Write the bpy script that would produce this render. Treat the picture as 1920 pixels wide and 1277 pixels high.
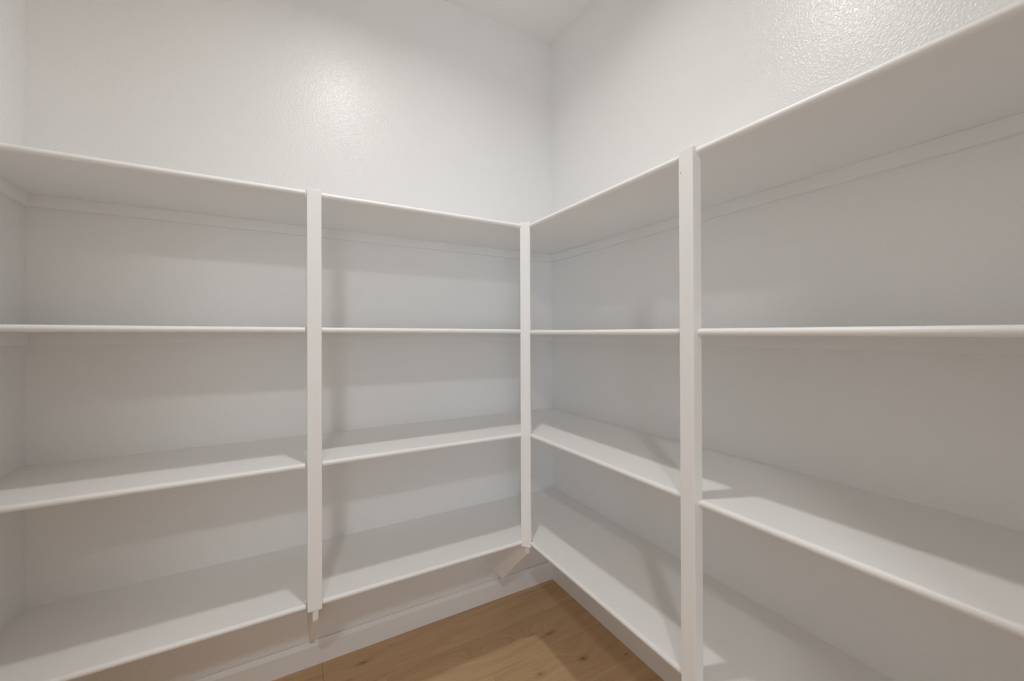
import bpy, bmesh, math, random
from mathutils import Vector, Matrix

for o in list(bpy.data.objects):
    bpy.data.objects.remove(o, do_unlink=True)
S = bpy.context.scene
COL = S.collection
random.seed(7)

# ------------------------------------------------------------------ camera
# World: the two shelved walls meet at x = 0, y = 0; wall_back is y = 0, wall_right is x = 0.
YAW, PITCH, ROLL, FPX = 0.51142, 0.00399, -0.00364, 758.06
fw = Vector((math.sin(YAW) * math.cos(PITCH), math.cos(YAW) * math.cos(PITCH), math.sin(PITCH)))
rt = Vector((math.cos(YAW), -math.sin(YAW), 0))
up = rt.cross(fw)
rt2 = rt * math.cos(ROLL) + up * math.sin(ROLL)
up2 = -rt * math.sin(ROLL) + up * math.cos(ROLL)
cd = bpy.data.cameras.new('camera')
cam = bpy.data.objects.new('camera', cd)
COL.objects.link(cam)
cam.matrix_world = Matrix(((rt2.x, up2.x, -fw.x, -1.2011), (rt2.y, up2.y, -fw.y, -1.7178),
                           (rt2.z, up2.z, -fw.z, 1.2447), (0, 0, 0, 1)))
cd.sensor_width = 36
cd.lens = FPX / 1920 * 36
cd.shift_y = -(638.5 - 625.63) / 1920
cd.clip_start = 0.01
S.camera = cam

# ------------------------------------------------------------------ world, lamps, exposure
w = bpy.data.worlds.new('world')
S.world = w
w.use_nodes = True
w.node_tree.nodes['Background'].inputs[0].default_value = (0.83, 0.94, 1.07, 1)
w.node_tree.nodes['Background'].inputs[1].default_value = 4.5

PANTRY_LAMP = (-0.92, -0.92, 2.735)     # recessed ceiling disc of the pantry
HALL_LAMP = (-1.87, -3.05, 2.735)       # recessed ceiling disc of the hall behind the door
PANTRY_W, HALL_W = 7.7, 23.0


def lamp(name, loc, watts, size, color):
    ld = bpy.data.lights.new(name, 'AREA')
    ld.shape = 'DISK'
    ld.size = size
    ld.energy = watts
    ld.color = color
    lo = bpy.data.objects.new(name, ld)
    COL.objects.link(lo)
    lo.location = loc
    return lo


def portal(x0, x1, y, z0, z1):
    """Sampling guide that fills the hall window; it gives no light of its own."""
    ld = bpy.data.lights.new('hall_window_portal_offscreen', 'AREA')
    ld.shape = 'RECTANGLE'
    ld.size, ld.size_y = x1 - x0, z1 - z0
    ld.cycles.is_portal = True
    lo = bpy.data.objects.new('hall_window_portal_offscreen', ld)
    COL.objects.link(lo)
    lo.location = ((x0 + x1) / 2, y, (z0 + z1) / 2)
    lo.rotation_euler = (math.pi / 2, 0, 0)     # shines along +y, into the hall
    return lo


portal(-4.80, -1.95, -6.06, 0.08, 2.25)
lamp_a = lamp('pantry_ceiling_lamp_offscreen', (PANTRY_LAMP[0], PANTRY_LAMP[1], 2.728), PANTRY_W, 0.10, (1.0, 0.988, 0.968))
lamp_a.data.spread = math.radians(153)
lamp_b = lamp('hall_ceiling_lamp_offscreen', (HALL_LAMP[0], HALL_LAMP[1], 2.728), HALL_W, 0.20, (0.975, 0.98, 0.975))

S.view_settings.view_transform = 'Standard'
S.view_settings.look = 'None'
S.view_settings.gamma = 1
S.view_settings.exposure = -0.08
S.view_settings.use_curve_mapping = False
S.cycles.use_denoising = True
S.cycles.max_bounces = 12
S.cycles.diffuse_bounces = 12
S.cycles.glossy_bounces = 2
S.cycles.use_adaptive_sampling = True
S.cycles.adaptive_threshold = 0.03
S.cycles.caustics_reflective = False
S.cycles.sample_clamp_indirect = 6


# ------------------------------------------------------------------ materials
def mat(name):
    m = bpy.data.materials.new(name)
    m.use_nodes = True
    nt = m.node_tree
    return m, nt, nt.nodes['Principled BSDF']


def N(nt, kind, **kw):
    n = nt.nodes.new(kind)
    for k, v in kw.items():
        if k.startswith('i_'):
            key = k[2:]
            n.inputs[int(key) if key.isdigit() else key.replace('_', ' ')].default_value = v
        else:
            setattr(n, k, v)
    return n


def M(nt, op, a, b=None, c=None):
    n = nt.nodes.new('ShaderNodeMath')
    n.operation = op
    for i, v in enumerate((a, b, c)):
        if v is None:
            continue
        if isinstance(v, (int, float)):
            n.inputs[i].default_value = v
        else:
            nt.links.new(v, n.inputs[i])
    return n.outputs[0]


def paint_wall(name, col, rough, bump, scale):
    """Rolled wall paint over an orange-peel drywall texture."""
    m, nt, p = mat(name)
    tc = N(nt, 'ShaderNodeTexCoord')
    n1 = N(nt, 'ShaderNodeTexNoise', i_Scale=scale, i_Detail=2.0, i_Roughness=0.5, i_Distortion=0.4)
    n2 = N(nt, 'ShaderNodeTexNoise', i_Scale=2.2, i_Detail=2.0)
    nt.links.new(tc.outputs['Object'], n1.inputs['Vector'])
    nt.links.new(tc.outputs['Object'], n2.inputs['Vector'])
    r = N(nt, 'ShaderNodeMapRange')
    r.interpolation_type = 'SMOOTHSTEP'
    for i, v in ((1, 0.38), (2, 0.68), (3, 0.0), (4, 1.0)):
        r.inputs[i].default_value = v
    nt.links.new(n1.outputs[0], r.inputs[0])
    b = N(nt, 'ShaderNodeBump', i_Strength=bump, i_Distance=0.0015)
    nt.links.new(r.outputs[0], b.inputs['Height'])
    nt.links.new(b.outputs[0], p.inputs['Normal'])
    mx = N(nt, 'ShaderNodeMix', data_type='RGBA')
    nt.links.new(n2.outputs[0], mx.inputs[0])
    mx.inputs[6].default_value = (col[0] * 0.985, col[1] * 0.985, col[2] * 0.985, 1)
    mx.inputs[7].default_value = (min(col[0] * 1.01, 1), min(col[1] * 1.01, 1), min(col[2] * 1.01, 1), 1)
    nt.links.new(mx.outputs[2], p.inputs['Base Color'])
    p.inputs['Roughness'].default_value = rough
    p.inputs['Specular IOR Level'].default_value = 0.45
    return m


def paint_wood(name, col, rough):
    """Brushed semi-gloss enamel on board, with faint brush relief."""
    m, nt, p = mat(name)
    tc = N(nt, 'ShaderNodeTexCoord')
    n1 = N(nt, 'ShaderNodeTexNoise', i_Scale=160.0, i_Detail=3.0)
    n2 = N(nt, 'ShaderNodeTexNoise', i_Scale=5.0, i_Detail=3.0)
    nt.links.new(tc.outputs['Object'], n1.inputs['Vector'])
    nt.links.new(tc.outputs['Object'], n2.inputs['Vector'])
    b = N(nt, 'ShaderNodeBump', i_Strength=0.06, i_Distance=0.001)
    nt.links.new(n1.outputs[0], b.inputs['Height'])
    nt.links.new(b.outputs[0], p.inputs['Normal'])
    mx = N(nt, 'ShaderNodeMix', data_type='RGBA')
    nt.links.new(n2.outputs[0], mx.inputs[0])
    mx.inputs[6].default_value = tuple(c * 0.985 for c in col) + (1,)
    mx.inputs[7].default_value = tuple(c * 1.01 for c in col) + (1,)
    nt.links.new(mx.outputs[2], p.inputs['Base Color'])
    p.inputs['Roughness'].default_value = rough
    p.inputs['Specular IOR Level'].default_value = 0.45
    return m


WALL = paint_wall('wall_paint', (0.853, 0.853, 0.849), 0.27, 0.25, 155.0)
CEIL = paint_wall('ceiling_paint', (0.83, 0.83, 0.825), 0.7, 0.2, 110.0)
ENAMEL = paint_wood('shelf_enamel', (0.858, 0.858, 0.854), 0.42)
TRIM = paint_wood('trim_enamel', (0.85, 0.853, 0.853), 0.36)


def plain(name, col, rough=0.6, emit=None):
    m, nt, p = mat(name)
    n = N(nt, 'ShaderNodeTexNoise', i_Scale=90.0)
    cr = N(nt, 'ShaderNodeMix', data_type='RGBA')
    nt.links.new(n.outputs[0], cr.inputs[0])
    cr.inputs[6].default_value = tuple(c * 0.92 for c in col) + (1,)
    cr.inputs[7].default_value = tuple(col) + (1,)
    nt.links.new(cr.outputs[2], p.inputs['Base Color'])
    p.inputs['Roughness'].default_value = rough
    if emit:
        p.inputs['Emission Color'].default_value = emit[:3] + (1,)
        p.inputs['Emission Strength'].default_value = emit[3]
    return m


MARK = plain('dark_mark', (0.16, 0.15, 0.135), 0.8)
DENT = plain('nail_dent', (0.42, 0.41, 0.39), 0.8)
SUB = plain('subfloor', (0.10, 0.065, 0.035), 0.9)
METAL = plain('lamp_trim', (0.8, 0.8, 0.79), 0.4)
LENS = plain('lamp_lens', (0.9, 0.9, 0.88), 0.5, (1.0, 0.95, 0.87, 4.0))

# knots and cathedral figure of the boards, in floor metres: x, y, half length, half width, darkness, grain lift
KNOTS = [(-0.945, -0.092, 0.030, 0.009, 0.75, 0.020), (-1.01, -0.150, 0.022, 0.007, 0.45, 0.010),
         (-0.386, -0.467, 0.022, 0.012, 0.55, 0.028), (-0.202, -0.490, 0.020, 0.013, 0.85, 0.030),
         (-0.240, -0.318, 0.030, 0.010, 0.65, 0.020), (-0.31, -0.287, 0.030, 0.006, 0.50, 0.010),
         (-0.045, -0.555, 0.006, 0.005, 0.95, 0.004), (-0.33, -0.555, 0.012, 0.007, 0.5, 0.01),
         (-0.83, -0.055, 0.020, 0.006, 0.35, 0.008)]
FIGURE = [(-0.47, -0.285, 0.17, 0.055, 0.085), (-0.20, -0.44, 0.10, 0.05, 0.05)]


def wood_floor():
    m, nt, p = mat('oak_plank')
    L = nt.links.new
    g = N(nt, 'ShaderNodeNewGeometry')
    sp = N(nt, 'ShaderNodeSeparateXYZ')
    L(g.outputs['Position'], sp.inputs[0])
    X, Y = sp.outputs[0], sp.outputs[1]
    oi = N(nt, 'ShaderNodeObjectInfo')
    rnd = oi.outputs['Random']

    def comb(a, b, c):
        n = N(nt, 'ShaderNodeCombineXYZ')
        for i, v in enumerate((a, b, c)):
            if isinstance(v, (int, float)):
                n.inputs[i].default_value = v
            else:
                L(v, n.inputs[i])
        return n.outputs[0]

    def noise(vec, scale, detail=3.0, rough=0.55):
        n = N(nt, 'ShaderNodeTexNoise', i_Scale=scale, i_Detail=detail, i_Roughness=rough)
        L(vec, n.inputs['Vector'])
        return n.outputs[0]

    # slow wander of the grain, different in every board
    wand = noise(comb(M(nt, 'MULTIPLY', X, 1.6), M(nt, 'MULTIPLY', Y, 7.0), M(nt, 'MULTIPLY', rnd, 20.0)), 1.0, 2.0)
    F = M(nt, 'MULTIPLY_ADD', wand, 0.05, Y)
    dark = None

    def gauss(x0, y0, sx, sy):
        a = M(nt, 'DIVIDE', M(nt, 'SUBTRACT', X, x0), sx)
        b = M(nt, 'DIVIDE', M(nt, 'SUBTRACT', Y, y0), sy)
        q = M(nt, 'ADD', M(nt, 'MULTIPLY', a, a), M(nt, 'MULTIPLY', b, b))
        return M(nt, 'EXPONENT', M(nt, 'MULTIPLY', q, -1.0))

    for x0, y0, hx, hy, dk, lift in KNOTS:
        F = M(nt, 'MULTIPLY_ADD', gauss(x0, y0, hx * 3.0, hy * 3.0), lift, F)
        k = M(nt, 'MULTIPLY', gauss(x0, y0, hx, hy), dk * 0.62)
        k = M(nt, 'MULTIPLY_ADD', gauss(x0, y0, hx * 0.3, hy * 0.35), dk * 0.55, k)
        dark = k if dark is None else M(nt, 'ADD', dark, k)
    for x0, y0, sx, sy, lift in FIGURE:
        F = M(nt, 'MULTIPLY_ADD', gauss(x0, y0, sx, sy), lift, F)
    # broken dark cells inside the knots
    kn = noise(comb(M(nt, 'MULTIPLY', X, 60.0), M(nt, 'MULTIPLY', Y, 110.0), 0.0), 1.0, 3.0)
    dark = M(nt, 'MULTIPLY', dark, M(nt, 'MULTIPLY_ADD', kn, 1.4, 0.2))
    # growth rings and fine pores
    ring = M(nt, 'SINE', M(nt, 'MULTIPLY_ADD', noise(comb(M(nt, 'MULTIPLY', X, 4.0), M(nt, 'MULTIPLY', Y, 30.0), 1.0), 1.0), 2.0,
                           M(nt, 'MULTIPLY', F, 620.0)))
    ring = M(nt, 'MULTIPLY_ADD', ring, 0.5, 0.5)
    ring = M(nt, 'POWER', ring, 3.0)
    ringmask = noise(comb(M(nt, 'MULTIPLY', X, 2.2), M(nt, 'MULTIPLY', F, 12.0), M(nt, 'MULTIPLY', rnd, 9.0)), 1.0, 2.0)
    ring = M(nt, 'MULTIPLY', ring, ringmask)
    fine = noise(comb(M(nt, 'MULTIPLY', X, 16.0), M(nt, 'MULTIPLY', F, 420.0), M(nt, 'MULTIPLY', rnd, 5.0)), 1.0, 3.0)
    broad = noise(comb(M(nt, 'MULTIPLY', X, 2.0), M(nt, 'MULTIPLY', F, 26.0), M(nt, 'MULTIPLY', rnd, 13.0)), 1.0, 3.0)
    v = M(nt, 'MULTIPLY', broad, 0.75)
    v = M(nt, 'MULTIPLY_ADD', ring, -0.20, v)
    v = M(nt, 'MULTIPLY_ADD', fine, 0.30, v)
    v = M(nt, 'MULTIPLY_ADD', rnd, 0.10, v)
    cr = N(nt, 'ShaderNodeValToRGB')
    e = cr.color_ramp.elements
    e[0].position, e[0].color = 0.15, (0.33, 0.21, 0.105, 1)
    e[1].position, e[1].color = 0.85, (0.60, 0.435, 0.28, 1)
    mid = cr.color_ramp.elements.new(0.5)
    mid.color = (0.48, 0.33, 0.195, 1)
    L(v, cr.inputs[0])
    tone = N(nt, 'ShaderNodeMix', data_type='RGBA', blend_type='MULTIPLY')   # every board has its own tone
    tone.inputs[0].default_value = 1.0
    L(cr.outputs[0], tone.inputs[6])
    L(oi.outputs['Color'], tone.inputs[7])
    mx = N(nt, 'ShaderNodeMix', data_type='RGBA')
    mx.clamp_factor = True
    L(dark, mx.inputs[0])
    L(tone.outputs[2], mx.inputs[6])
    mx.inputs[7].default_value = (0.17, 0.088, 0.036, 1)
    out = mx.outputs[2]
    # two stray flecks of white paint
    fl = M(nt, 'ADD', gauss(-0.2126, -0.2504, 0.0022, 0.0030), gauss(-0.0849, -0.0919, 0.0013, 0.0013))
    fl = M(nt, 'GREATER_THAN', fl, 0.4)
    mf = N(nt, 'ShaderNodeMix', data_type='RGBA')
    L(fl, mf.inputs[0])
    L(out, mf.inputs[6])
    mf.inputs[7].default_value = (0.72, 0.69, 0.62, 1)
    L(mf.outputs[2], p.inputs['Base Color'])
    p.inputs['Roughness'].default_value = 0.5
    p.inputs['Specular IOR Level'].default_value = 0.3
    b = N(nt, 'ShaderNodeBump', i_Strength=0.12, i_Distance=0.001)
    L(fine, b.inputs['Height'])
    L(b.outputs[0], p.inputs['Normal'])
    return m


OAK = wood_floor()


# ------------------------------------------------------------------ helpers
def link(name, bm, m, parent=None, smooth=False):
    me = bpy.data.meshes.new(name)
    bmesh.ops.recalc_face_normals(bm, faces=bm.faces)
    if parent is not None:
        bmesh.ops.translate(bm, verts=bm.verts, vec=-parent.location)
    for e_ in bm.edges:
        if len(e_.link_faces) == 2 and e_.calc_face_angle(0) > 0.6:
            e_.smooth = False
    bm.to_mesh(me)
    bm.free()
    me.materials.append(m)
    o = bpy.data.objects.new(name, me)
    COL.objects.link(o)
    if parent is not None:
        o.parent = parent
    if smooth:
        for poly in me.polygons:
            poly.use_smooth = True
    return o


def box(x0, x1, y0, y1, z0, z1, bm=None, sx=0.0, sy=0.0, bevel=0.0, seg=2):
    """Box in metres; sx, sy are the fall of the board along x and y."""
    bm = bm or bmesh.new()
    new = []
    for x in (x0, x1):
        for y in (y0, y1):
            for z in (z0, z1):
                new.append(bm.verts.new((x, y, z + sx * x + sy * y)))
    fs = []
    for f in ((0, 1, 3, 2), (4, 6, 7, 5), (0, 4, 5, 1), (2, 3, 7, 6), (0, 2, 6, 4), (1, 5, 7, 3)):
        fs.append(bm.faces.new([new[i] for i in f]))
    if bevel:
        es = list({e for f in fs for e in f.edges})
        bmesh.ops.bevel(bm, geom=es, offset=bevel, segments=seg, profile=0.5, affect='EDGES')
    return bm


def sweep(profile, axis, a0, a1, bm=None, slope=0.0):
    """Extrude a closed (depth, z) profile along x (depth = -y) or along y (depth = -x)."""
    bm = bm or bmesh.new()
    rings = []
    for a in (a0, a1):
        r = []
        for d, z in profile:
            zz = z + slope * a
            r.append(bm.verts.new((a, -d, zz) if axis == 'x' else (-d, a, zz)))
        rings.append(r)
    n = len(profile)
    for i in range(n):
        bm.faces.new((rings[0][i], rings[0][(i + 1) % n], rings[1][(i + 1) % n], rings[1][i]))
    bm.faces.new(rings[0])
    bm.faces.new(list(reversed(rings[1])))
    return bm


def empty(name, loc, label, cat, group=None):
    o = bpy.data.objects.new(name, None)
    COL.objects.link(o)
    o.location = loc
    o.empty_display_size = 0.1
    tag(o, label, cat, group)
    return o


def tag(o, label, cat, group=None):
    o['label'] = label
    o['category'] = cat
    if group:
        o['group'] = group


def struct(name, bm, m, label, cat, parent=None):
    o = link(name, bm, m, parent)
    if parent is None:
        o['kind'] = 'structure'
        tag(o, label, cat)
    return o


# ------------------------------------------------------------------ room shell
H = 2.743
XL, YF = -1.8608, -2.10           # wall_left plane, wall_front plane
HX0, HX1, HY = -5.00, 0.70, -6.00  # the hall behind the door opening
GX0, GX1, GZ0, GZ1 = -4.80, -1.95, 0.08, 2.25  # wide window of the hall
DX0, DX1, DZ = -1.815, -0.94, 2.44  # door opening

wall_back = struct('wall_back', box(XL - 0.12, 0.12, 0, 0.12, 0, H), WALL,
                   'white textured wall behind the shelf run that has the visible gussets', 'wall')
wall_right = struct('wall_right', box(0, 0.12, YF - 0.12, 0, 0, H), WALL,
                    'white textured wall with the strongly glinting orange peel paint above its shelves', 'wall')
struct('wall_left', box(XL - 0.12, XL, YF - 0.12, 0, 0, H), WALL,
       'narrow strip of white side wall that closes the gusset shelf run', 'wall')
bm = box(XL, DX0, YF - 0.12, YF, 0, H)
box(DX1, 0, YF - 0.12, YF, 0, H, bm)
box(DX0, DX1, YF - 0.12, YF, DZ, H, bm)
struct('wall_front', bm, WALL, 'white wall with the tall doorway opposite the gusset shelf run', 'wall')
struct('ceiling', box(XL - 0.12, 0.12, YF, 0.12, H, H + 0.1), CEIL,
       'flat white ceiling above the bare upper walls', 'ceiling')
bm = box(HX0, XL - 0.12, YF - 0.12, YF, 0, H)
box(0.12, HX1, YF - 0.12, YF, 0, H, bm)
box(HX0 - 0.12, HX0, HY, YF, 0, H, bm)
box(HX1, HX1 + 0.12, HY, YF, 0, H, bm)
box(HX0 - 0.12, GX0, HY - 0.12, HY, 0, H, bm)
box(GX1, HX1 + 0.12, HY - 0.12, HY, 0, H, bm)
box(GX0, GX1, HY - 0.12, HY, 0, GZ0, bm)
box(GX0, GX1, HY - 0.12, HY, GZ1, H, bm)
struct('wall_hall', bm, WALL, 'white hall walls beyond the tall doorway', 'wall')
struct('ceiling_hall', box(HX0 - 0.12, HX1 + 0.12, HY - 0.12, YF, H, H + 0.1), CEIL,
       'flat white hall ceiling beyond the tall doorway', 'ceiling')

win = link('window_1', box(GX0, GX0 + 0.05, HY - 0.09, HY - 0.03, GZ0, GZ1), TRIM)
win['kind'] = 'structure'
tag(win, 'wide white framed window of the hall beyond the tall doorway', 'window')
for b_ in (box(GX1 - 0.05, GX1, HY - 0.09, HY - 0.03, GZ0, GZ1),
           box(-3.425, -3.375, HY - 0.09, HY - 0.03, GZ0, GZ1),
           box(GX0 + 0.05, GX1 - 0.05, HY - 0.09, HY - 0.03, GZ0, GZ0 + 0.05),
           box(GX0 + 0.05, GX1 - 0.05, HY - 0.09, HY - 0.03, GZ1 - 0.05, GZ1)):
    link('frame_bar', b_, TRIM, win)

# door casing and jamb lining (the doorway has no leaf in the frame)
tr = link('trim_1', box(DX0, DX0 + 0.018, YF - 0.125, YF + 0.005, 0, DZ), TRIM)
tr['kind'] = 'structure'
tag(tr, 'white painted casing around the tall doorway', 'door trim')
for nm, b in (('jamb', box(DX1 - 0.018, DX1, YF - 0.125, YF + 0.005, 0, DZ)),
              ('head', box(DX0 + 0.018, DX1 - 0.018, YF - 0.125, YF + 0.005, DZ - 0.018, DZ)),
              ('casing', box(DX1, DX1 + 0.07, YF, YF + 0.015, 0, DZ + 0.07)),
              ('casing', box(DX0 - 0.04, DX1, YF, YF + 0.015, DZ, DZ + 0.07))):
    link(nm, b, TRIM, tr)

# floor: a dark base with every plank its own piece
floor = link('floor', box(HX0 - 0.12, HX1 + 0.12, HY - 0.12, 0.12, -0.06, -0.011), SUB)
floor['kind'] = 'structure'
tag(floor, 'warm oak plank floor with knots and cathedral grain', 'floor')
PW = 0.1905
joints = {0: [-1.0805], 1: [-0.879], 2: [-0.540], 3: [-1.30], 4: [-0.35], 5: [-1.02], 6: [-0.60], 7: [-1.45],
          8: [-0.20], 9: [-0.95], 10: [-1.60]}
r = 0
y1 = 0.001
while y1 > HY - 0.1:
    y0 = y1 - PW
    if r < 11:
        xs = [XL - 0.02] + joints.get(r, [-1.0]) + [0.02]
    else:
        off = random.uniform(0, 1.2)
        xs = [HX0 - 0.05, HX0 + 0.3 + off, HX0 + 1.9 + off, HX0 + 3.6 + off, HX1 + 0.05]
    for a, b_ in zip(xs[:-1], xs[1:]):
        pl = link('plank', box(a + 0.0003, b_ - 0.0003, y0 + 0.0003, y1 - 0.0003, -0.011, 0.0, bevel=0.0006, seg=1), OAK, floor)
        k = random.uniform(1.12, 1.26)
        pl.color = (k, k * 0.985, k * 0.96, 1)
    y1 = y0
    r += 1

# baseboards: eased top, a thin open caulk line against the wall
BB = [(0.0, 0.0), (0.0, 0.081), (0.0028, 0.081), (0.0034, 0.0885), (0.0055, 0.0885), (0.0125, 0.0745),
      (0.0135, 0.0720), (0.0135, 0.0)]
ob = struct('baseboard_back', sweep(BB, 'x', XL, 0.0), TRIM,
            'white baseboard running under the two visible gussets', 'baseboard')
ob = struct('baseboard_right', sweep(BB, 'y', YF, -0.0135), TRIM,
            'white baseboard half hidden under the shelf run without gussets in view', 'baseboard')
bm = bmesh.new()
rings = []
for y in (YF, -0.0135):
    rings.append([bm.verts.new((XL + d, y, z)) for d, z in BB])
for i in range(len(BB)):
    bm.faces.new((rings[0][i], rings[0][(i + 1) % len(BB)], rings[1][(i + 1) % len(BB)], rings[1][i]))
bm.faces.new(rings[0])
bm.faces.new(list(reversed(rings[1])))
struct('baseboard_left', bm, TRIM, 'white baseboard on the narrow side wall below the shelves', 'baseboard')

# hairline scratch in the wall paint below the lowest shelf
sc = bmesh.new()
a, b_ = Vector((-1.166, -0.0006, 0.238)), Vector((-1.147, -0.0006, 0.219))
n = Vector((0.7, 0, 0.7)) * 0.0007
sc.faces.new([sc.verts.new(q) for q in (a - n, b_ - n * 0.5, b_ + n * 0.5, a + n)])
link('scratch', sc, MARK, wall_back)

# ------------------------------------------------------------------ shelves
T = 0.0165
DA, DB = 0.390, 0.392             # front of the rounded edge on each wall
NOSE = 0.017
PA = (-1.1452, -1.1065)           # posts, along each wall
PB = (-1.1265, -1.0890)
SHELF = [  # underside height at the corner, fall along x (back run), fall along y (right run), names
    (1.6540, -0.0033, 0.0014, 'top', 'bottom face fully visible'),
    (1.2488, -0.0045, 0.0059, 'second highest', ''),
    (0.8548, 0.0003, -0.0029, 'second lowest', ''),
    (0.4450, 0.0022, 0.0021, 'lowest', '')]


def nose_profile(z, d_front, d_back):
    r_ = T / 2
    pts = [(d_back, z), (d_front - r_ - 0.0004, z), (d_front - r_, z)]
    for i in range(1, 10):
        t = -math.pi / 2 + math.pi * i / 10
        pts.append((d_front - r_ + r_ * math.cos(t), z + r_ + r_ * math.sin(t)))
    pts += [(d_front - r_, z + T), (d_front - r_ - 0.0004, z + T), (d_back, z + T)]
    return pts


def nosing(parent, z, axis, a0, a1, d, slope):
    """Rounded front edge; curved faces are smooth, the ends slightly eased."""
    bm = sweep(nose_profile(z, d, d - NOSE), axis, a0, a1, slope=slope)
    o = link('nosing', bm, ENAMEL, parent)
    for p_ in o.data.polygons:
        if len(p_.vertices) == 4:
            p_.use_smooth = True
    return o


CL_H, CL_T = 0.035, 0.016
ADJ = {'top': 'topmost', 'second highest': 'second highest', 'second lowest': 'second lowest', 'lowest': 'lowest'}
for z, a, b, nm, _ in SHELF:
    flush = z < 1.0            # seen from above: the two boards meet flush in the corner
    zb, ab = (z + b * (DA - NOSE), a) if flush else (z, 0.0)
    zn = zb - ab * (DB - 0.008)
    t = empty('wall_shelf', (-0.93, 0, z), '%s white painted shelf of the run above the visible gussets' % nm, 'shelf',
              'shelves on the gusset wall')
    link('board', box(XL, 0, -DA + NOSE, 0, z, z + T, sx=a), ENAMEL, t)
    nosing(t, z, 'x', XL, PA[0] - 0.0045, DA, a)
    nosing(t, z, 'x', PA[1], -0.4125, DA, a)
    link('cleat', box(XL, 0, -CL_T, 0, z - CL_H, z, sx=a, bevel=0.0008, seg=1), ENAMEL, t)
    link('end_cleat', box(XL, XL + CL_T, -DA + NOSE + 0.01, -CL_T, z - CL_H, z, sx=a, bevel=0.0008, seg=1), ENAMEL, t)

    t = empty('wall_shelf', (0, -1.2, z), '%s white painted shelf of the run under the strongly glinting wall' % nm, 'shelf',
              'shelves on the glinting wall')
    link('board', box(-DB + NOSE, 0, YF, -DA + NOSE, zb, zb + T, sx=ab, sy=b), ENAMEL, t)
    nosing(t, zn, 'y', PB[1], -0.4125, DB, b)
    nosing(t, zn, 'y', YF, PB[0], DB, b)
    link('cleat', box(-CL_T, 0, YF, -CL_T, z - CL_H, z, sy=b, bevel=0.0008, seg=1), ENAMEL, t)
    link('end_cleat', box(-DB + NOSE + 0.01, -CL_T, YF, YF + CL_T, z - CL_H, z, sy=b, bevel=0.0008, seg=1), ENAMEL, t)

# ------------------------------------------------------------------ posts
PD = 0.028
post = link('shelf_post', box(PA[0], PA[1], -0.4002, -0.4002 + PD, 0.440, 1.6758, bevel=0.0012), ENAMEL)
tag(post, 'white square post between two bays of shelves with a slim gusset directly beneath', 'post')
post = link('shelf_post', box(-0.402, -0.402 + PD, PB[0], PB[1], 0.440, 1.6705, bevel=0.0012), ENAMEL)
tag(post, 'white post with a nail dent near its top, dividing the shelves below the glinting wall', 'post')
dent = bmesh.new()
c = Vector((-0.40235, -1.0945, 1.619))
dent.faces.new([dent.verts.new(c + Vector((0, math.cos(q) * 0.0011 + math.sin(q) * -0.001, math.sin(q) * 0.0032)))
                for q in [i * math.pi / 4 for i in range(8)]])
link('nail_dent', dent, DENT, post)
bm = box(-0.0193, 0.0193, -PD, 0, 0.439, 1.6765, bevel=0.0012)
post = link('shelf_post', bm, ENAMEL)
# local x runs along (1, -1), local -y faces the room along (-1, -1)
post.matrix_world = Matrix.Translation((-0.382 - 0.0019, -0.382 + 0.0019, 0)) @ Matrix.Rotation(-math.pi / 4, 4, 'Z')
tag(post, 'slender white post set diagonally where the two shelf runs meet', 'post')


# ------------------------------------------------------------------ gussets under the lowest shelf
def gusset(axis, c, z_top, label):
    th = 0.016
    prof = [(0.0, z_top), (0.391, z_top), (0.391, 0.409), (0.383, 0.398), (0.198, 0.211), (0.0, 0.211)]
    bm = bmesh.new()
    rings = []
    for s in (-0.5, 0.5):
        rings.append([bm.verts.new((c + s * th, -d, z) if axis == 'x' else (-d, c + s * th, z)) for d, z in prof])
    k = len(prof)
    for i in range(k):
        bm.faces.new((rings[0][i], rings[0][(i + 1) % k], rings[1][(i + 1) % k], rings[1][i]))
    f0 = bm.faces.new(rings[0])
    f1 = bm.faces.new(list(reversed(rings[1])))
    bmesh.ops.bevel(bm, geom=list(bm.edges), offset=0.001, segments=1, affect='EDGES')
    o = link('shelf_gusset', bm, ENAMEL)
    tag(o, label, 'bracket')
    return o


gusset('x', -1.1237, 0.4422, 'white gusset seen almost edge on beneath the square post')
gusset('x', -0.3905, 0.4435, 'white triangular gusset hanging under the diagonal corner post by the baseboard')
gusset('y', -1.1078, 0.4418, 'white gusset tucked out of sight below the post with the nail dent')


# ------------------------------------------------------------------ recessed ceiling lights
def disc_light(loc, lamp_obj, rad, label):
    t = empty('ceiling_light', (loc[0], loc[1], H), label, 'ceiling light')
    bm = bmesh.new()
    prof = [(rad, H), (rad + 0.028, H), (rad + 0.026, H - 0.006), (rad + 0.004, H - 0.010), (rad, H - 0.008)]
    rings = []
    for i in range(40):
        q = 2 * math.pi * i / 40
        rings.append([bm.verts.new((loc[0] + math.cos(q) * d, loc[1] + math.sin(q) * d, z)) for d, z in prof])
    for i in range(40):
        r0, r1 = rings[i], rings[(i + 1) % 40]
        for j in range(len(prof)):
            k = (j + 1) % len(prof)
            bm.faces.new((r0[j], r0[k], r1[k], r1[j]))
    link('trim_ring', bm, METAL, t, smooth=True)
    bm = bmesh.new()
    bmesh.ops.create_cone(bm, cap_ends=True, segments=40, radius1=rad, radius2=rad, depth=0.004)
    bmesh.ops.translate(bm, verts=bm.verts, vec=(loc[0], loc[1], H - 0.004))
    link('lens', bm, LENS, t)
    lamp_obj.parent = t
    lamp_obj.location = (0, 0, 2.728 - H)


disc_light(PANTRY_LAMP, lamp_a, 0.066, 'round flat recessed light in the pantry ceiling')
disc_light(HALL_LAMP, lamp_b, 0.104, 'round flat recessed light in the hall ceiling beyond the doorway')
